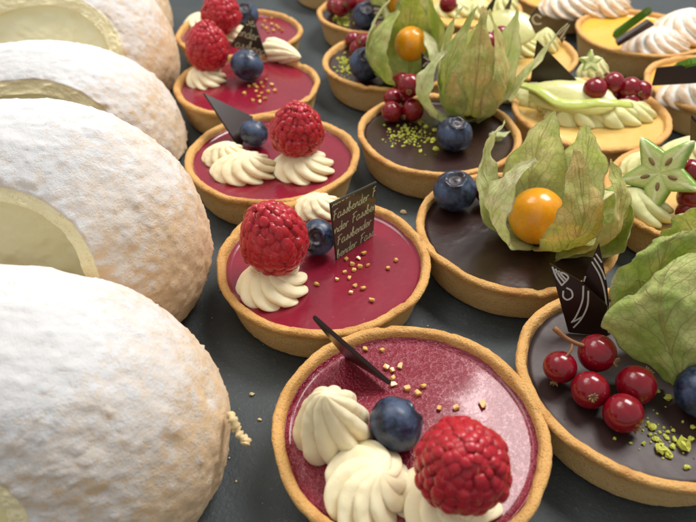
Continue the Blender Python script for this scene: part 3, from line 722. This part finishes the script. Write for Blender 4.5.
plate(t, [(537, 40, 46), (530, 83, 22), (583, 86, 20)], 1.3)
t = tart('starfruit_tart', 97, 384, 'custard tart with pale round fruit slice and redcurrants, half hidden by pointed husk', 'pale', 0, group=KG)
rosette(t, 475, 55, 10, 10, mat=CREAM_G, n=9, stretch=(1.2, 1)); rosette(t, 515, 52, 12, 11, mat=CREAM_G, n=9, stretch=(1.3, 1)); rosette(t, 543, 50, 9, 14, mat=CREAM_G, n=9)
v_, f_ = sphere(12.5, 64, 32, .22); link('pear_slice', mesh('pear_slice', v_*[1.35, 1, 1]*(1+.03*fbm(v_, .1, 2, 3))[:, None], f_, PEAR), t, loc(t, 508, 28, 32), quat((-.1, -.55, .8)))
for (x, y, z, r) in [(487, 43, 32, 6.2), (501, 36, 33, 5.7), (497, 46, 27, 5.4)]: currant(t, x, y, z, r)
pl = plate(t, [(537, 6, 50), (528, 19, 42), (535, 33, 32), (549, 28, 36)], 1.0, name='chocolate_plaque')
ribbons(t, pl, px_strokes(pl, [[(541,17),(536,14),(532,18),(535,23),(541,23)]]), 1.2, INK_W, 'decoration')
pl = plate(t, [(571, 20, 40), (556, 33, 32), (562, 44, 24)], 1.0, name='chocolate_plaque')
ribbons(t, pl, px_strokes(pl, [[(569,24),(560,38)],[(566,26),(558,34)],[(570,28),(563,39)]]), 1.0, INK_W, 'decoration')
t = tart('starfruit_tart', 80, 462, 'custard tart cut by the top edge, pale green cream and two slim chocolate points', 'pale', 1, group=KG)
rosette(t, 455, 14, 11, 12, mat=CREAM_G, n=9, stretch=(1.4, 1)); rosette(t, 478, 16, 10, 12, mat=CREAM_G, n=9); rosette(t, 503, 12, 11, 14, mat=CREAM_G, n=9)
plate(t, [(498, -8, 50), (484, 12, 36), (492, 12, 36)], 1.0); plate(t, [(513, -6, 50), (502, 13, 34), (509, 14, 34)], 1.0)
currant(t, 448, 4, 30, 5.8)

# ------------------------------------------------------------------ lemon meringue tarts
MG = 'lemon meringue tarts in one row'
def wedge(t, pts, th, name='lime_wedge'):
    return plate(t, pts, th, name=name, mat=LIME, bev=.9)
t = tart('meringue_tart', 204, 338, 'lemon tart at the right edge, white meringue behind a flat dark chocolate slab', 'lemon', 2, group=MG)
rosette(t, 690, 102, 14, 15, mat=MERINGUE, n=10, name='meringue', stretch=(1.35, 1)); rosette(t, 722, 95, 15, 17, mat=MERINGUE, n=10, name='meringue')
plate(t, [(652, 86, 27), (657, 68, 36), (720, 62, 42), (720, 80, 32)], 2.0, name='chocolate_slab')
wedge(t, [(672, 66, 36), (690, 60, 42), (720, 56, 44), (720, 66, 38)], 4)
t = tart('meringue_tart', 186, 416, 'lemon tart with a twin swirl of browned meringue, green wedge and chocolate stick at left', 'lemon', 0, group=MG, spin=3)
rosette(t, 655, 53, 15, 16, mat=MERINGUE, n=11, name='meringue', stretch=(1.35, .95), twist=1.0); rosette(t, 682, 40, 17, 20, mat=MERINGUE, n=11, name='meringue', stretch=(1.3, 1), twist=1.0)
wedge(t, [(612, 37, 22), (615, 31, 24), (648, 8, 40), (655, 12, 38)], 5)
plate(t, [(617, 45, 21), (616, 41, 24), (648, 20, 36), (654, 24, 33)], 3.0, name='chocolate_stick')
t = tart('meringue_tart', 158, 491, 'lemon tart with a wide low meringue swirl, cut by the top edge of the photo', 'lemon', 1, group=MG, spin=1)
rosette(t, 570, 13, 17, 18, mat=MERINGUE, n=11, name='meringue', stretch=(1.3, 1), twist=1.0); rosette(t, 600, 12, 16, 17, mat=MERINGUE, n=11, name='meringue', stretch=(1.3, 1))

# ------------------------------------------------------------------ cream rolls
def roll(i, ctr, label, cut=-29.5, rec=3.0, A=58.4, B=37.3, Cc=50.2, yaw=-.06, tilt=-.38, rot=0):
    ctr = np.array(ctr, float); t = empty('cream_roll', (ctr[0], ctr[1], 0), label, 'pastry', 'sugared cream rolls')
    cy, sy, ct, st = math.cos(yaw), math.sin(yaw), math.cos(tilt), math.sin(tilt)
    Q = np.array([[cy, -sy, 0], [sy, cy, 0], [0, 0, 1]]) @ np.array([[1, 0, 0], [0, ct, -st], [0, st, ct]])
    nu, nv = 300, 190
    th0 = math.acos(cut/B); th = np.linspace(0, 2*math.pi, nu, endpoint=False)
    # outer skin from the folded back (pole) to the opening, round the lip and back inside
    q = np.concatenate([np.linspace(.001, th0, nv-50), np.full(50, th0)])
    wall = (4.5, 4.5, 7.0, 7.5, 7.5)[i-1]; off = np.concatenate([np.zeros(nv-50), np.linspace(.4, wall, 22), np.full(28, wall)]); deep = np.concatenate([np.zeros(nv-28), np.linspace(.3, 16, 28)])
    Tq = np.tile(th, nv); Qq = np.repeat(q, nu); O = np.repeat(off, nu); DP = np.repeat(deep, nu)
    SQ = np.sin(Qq)**.8
    D = np.stack([SQ*np.cos(Tq), np.cos(Qq), SQ*np.sin(Tq)], 1)
    V = D*[A, B, Cc]; Nn = D/np.array([A, B, Cc]); Nn /= np.linalg.norm(Nn, axis=1)[:, None]
    kk = 1-O/(.5*(A+Cc)*math.sin(th0)**.8); V[:, 0] *= kk; V[:, 2] *= kk; V[:, 1] += DP
    Nn = np.where((O > 0)[:, None], np.array([0, -1., 0]), Nn); Nn = np.where((DP > 0)[:, None], -D*[1, 0, 1], Nn)
    sd = 100*i
    cr = np.where(O == 0, 1.0, 0.25)
    V += Nn*(cr*(1.5*fbm(V, .03, 2, sd)+.45*fbm(V*[1, 1.8, 1], .14, 2, sd+7)+.24*fbm(V, .42, 2, sd+3)+.9*np.maximum(0, fbm(V, .75, 2, sd+5)-.35)**1.5))[:, None]
    lip = np.exp(-((Qq-th0)/.05)**2)
    V += Nn*(lip*(O > 0)*(DP == 0)*.35*fbm(V, .9, 3, sd+11))[:, None]; V[:, 1] += lip*(1.3*fbm(V*[1, 0, 1], .12, 3, sd+13))
    col = (O == 0)*1.0
    V[:, 0] *= np.where(V[:, 0] < 0, 1.65, 1.0)
    Wd = V @ Q.T; z = Wd[:, 2]+ctr[2]; lo = z < 6
    z = np.where(z < 6, 6*np.exp((np.minimum(z, 6)-6)/9), z); Wd[:, 2] = np.maximum(z, .25)
    link('sponge', mesh('sponge', Wd, grid(nu, nv), SPONGE, col=col), t)
    # cream inside
    r = np.linspace(0, 1, 50); T2 = np.tile(th, 50); R2 = np.repeat(r, nu)
    k = math.sin(th0)**.8; yv = cut+rec-1.6*(1-R2**2)
    a_, c_ = (A*k-wall*.85), (Cc*k-wall*.85)
    V = np.stack([a_*1.08*R2*np.cos(T2), yv, c_*1.08*R2*np.sin(T2)], 1)
    V[:, 1] += (1.8*fbm(V, .05, 2, sd+20)+1.1*fbm(V, .14, 3, sd+21))*(1-R2**4); V[:, 1] += np.where(R2 > .985, 2, 0)
    V[:, 0] *= np.where(V[:, 0] < 0, 1.65, 1.0)
    Wd = V @ Q.T; Wd[:, 2] = np.maximum(Wd[:, 2]+ctr[2], .4)
    link('cream_filling', mesh('cream_filling', Wd, grid(nu, 50), FILLING_C), t)
    return t
rolls = [((-92.5, 115, 13.3), 'front sugar dusted cream roll with a flake of crumb hanging on its right side'),
         ((-107.9, 188, 27.4), 'sugar dusted cream roll directly behind the front one, second from the camera'),
         ((-141.3, 299.1, 4.1), 'sugar dusted cream roll in the middle of the row, third from the camera'),
         ((-157, 373, 19.6), 'sugar dusted cream roll showing most of its pale cream face, fourth from the camera'),
         ((-180, 455, 15), 'farthest sugar dusted cream roll, cut by the top edge of the photo')]
for i, (c_, l_) in enumerate(rolls):
    t = roll(i+1, c_, l_, cut=(-36.2, -33.0, -30.0, -30.0, -30)[i], rec=(9, 12, 6, 4, 4)[i])
    if i == 0:
        POS[t.name] = np.array([c_[0], c_[1], 0.])
        pts = catmull([loc(t, 230, 414, 26), loc(t, 234, 422, 26), loc(t, 236, 428, 24), loc(t, 241, 436, 23), loc(t, 246, 440, 22.5), loc(t, 245, 445, 22)], 26)
        v_, f_ = tube(pts, 1.15+.35*np.sin(np.arange(26)*1.9), 10); v_ = v_+.35*np.stack([fbm(v_, .9, 2, k) for k in (1, 2, 3)], 1)
        link('crumb_flake', mesh('crumb_flake', v_, f_, CRUMB), t)
bits('slate_crumbs', None, 300, 400, 260, 200, 80, .12, .45, CRUMB, z=.1, extra=[(403, 213, 1.4), (222, 290, 1.2), (252, 395, .8), (260, 420, .6)])
o = bpy.data.objects['slate_crumbs']; o['label'] = 'tiny pale pastry crumbs scattered on the dark slate'; o['category'] = 'crumbs'

# ------------------------------------------------------------------ light and camera
w = bpy.data.worlds.new('World'); sc.world = w; w.use_nodes = True
bg = w.node_tree.nodes['Background']; bg.inputs[0].default_value = (1.0, .985, .955, 1); bg.inputs[1].default_value = .50
def area(name, loc_, target, sx, sy, power, col):
    l = bpy.data.lights.new(name, 'AREA'); l.shape = 'RECTANGLE'; l.size = sx*S; l.size_y = sy*S; l.energy = power; l.color = col
    o = bpy.data.objects.new(name, l); C.objects.link(o); o.location = [c*S for c in loc_]
    o.rotation_mode = 'QUATERNION'; o.rotation_quaternion = (Vector(target)-Vector(loc_)).to_track_quat('-Z', 'Y'); return o
area('ceiling_lamp', (370, 560, 760), (60, 230, 0), 460, 300, 8.4, (1.0, .965, .93))
area('ceiling_lamp', (-300, 520, 760), (-60, 230, 0), 420, 300, 2.3, (1.0, .96, .90))
area('fill_lamp', (-260, 250, 700), (-20, 200, 0), 260, 400, .4, (1.0, .98, .95))  # weak fill light added at upper left, no real lamp of the case
cam = bpy.data.cameras.new('camera'); co = bpy.data.objects.new('camera', cam); C.objects.link(co)
cam.sensor_width = 36; cam.lens = F/696*36; cam.clip_start = .005; cam.clip_end = 10
co.location = (0, 0, CAM_H*S); co.rotation_euler = (math.pi/2-PITCH, 0, 0)
cam.dof.use_dof = True; cam.dof.focus_distance = .225; cam.dof.aperture_fstop = 17
sc.camera = co
sc.view_settings.view_transform = 'Standard'; sc.view_settings.look = 'None'; sc.view_settings.exposure = 0; sc.view_settings.gamma = 1
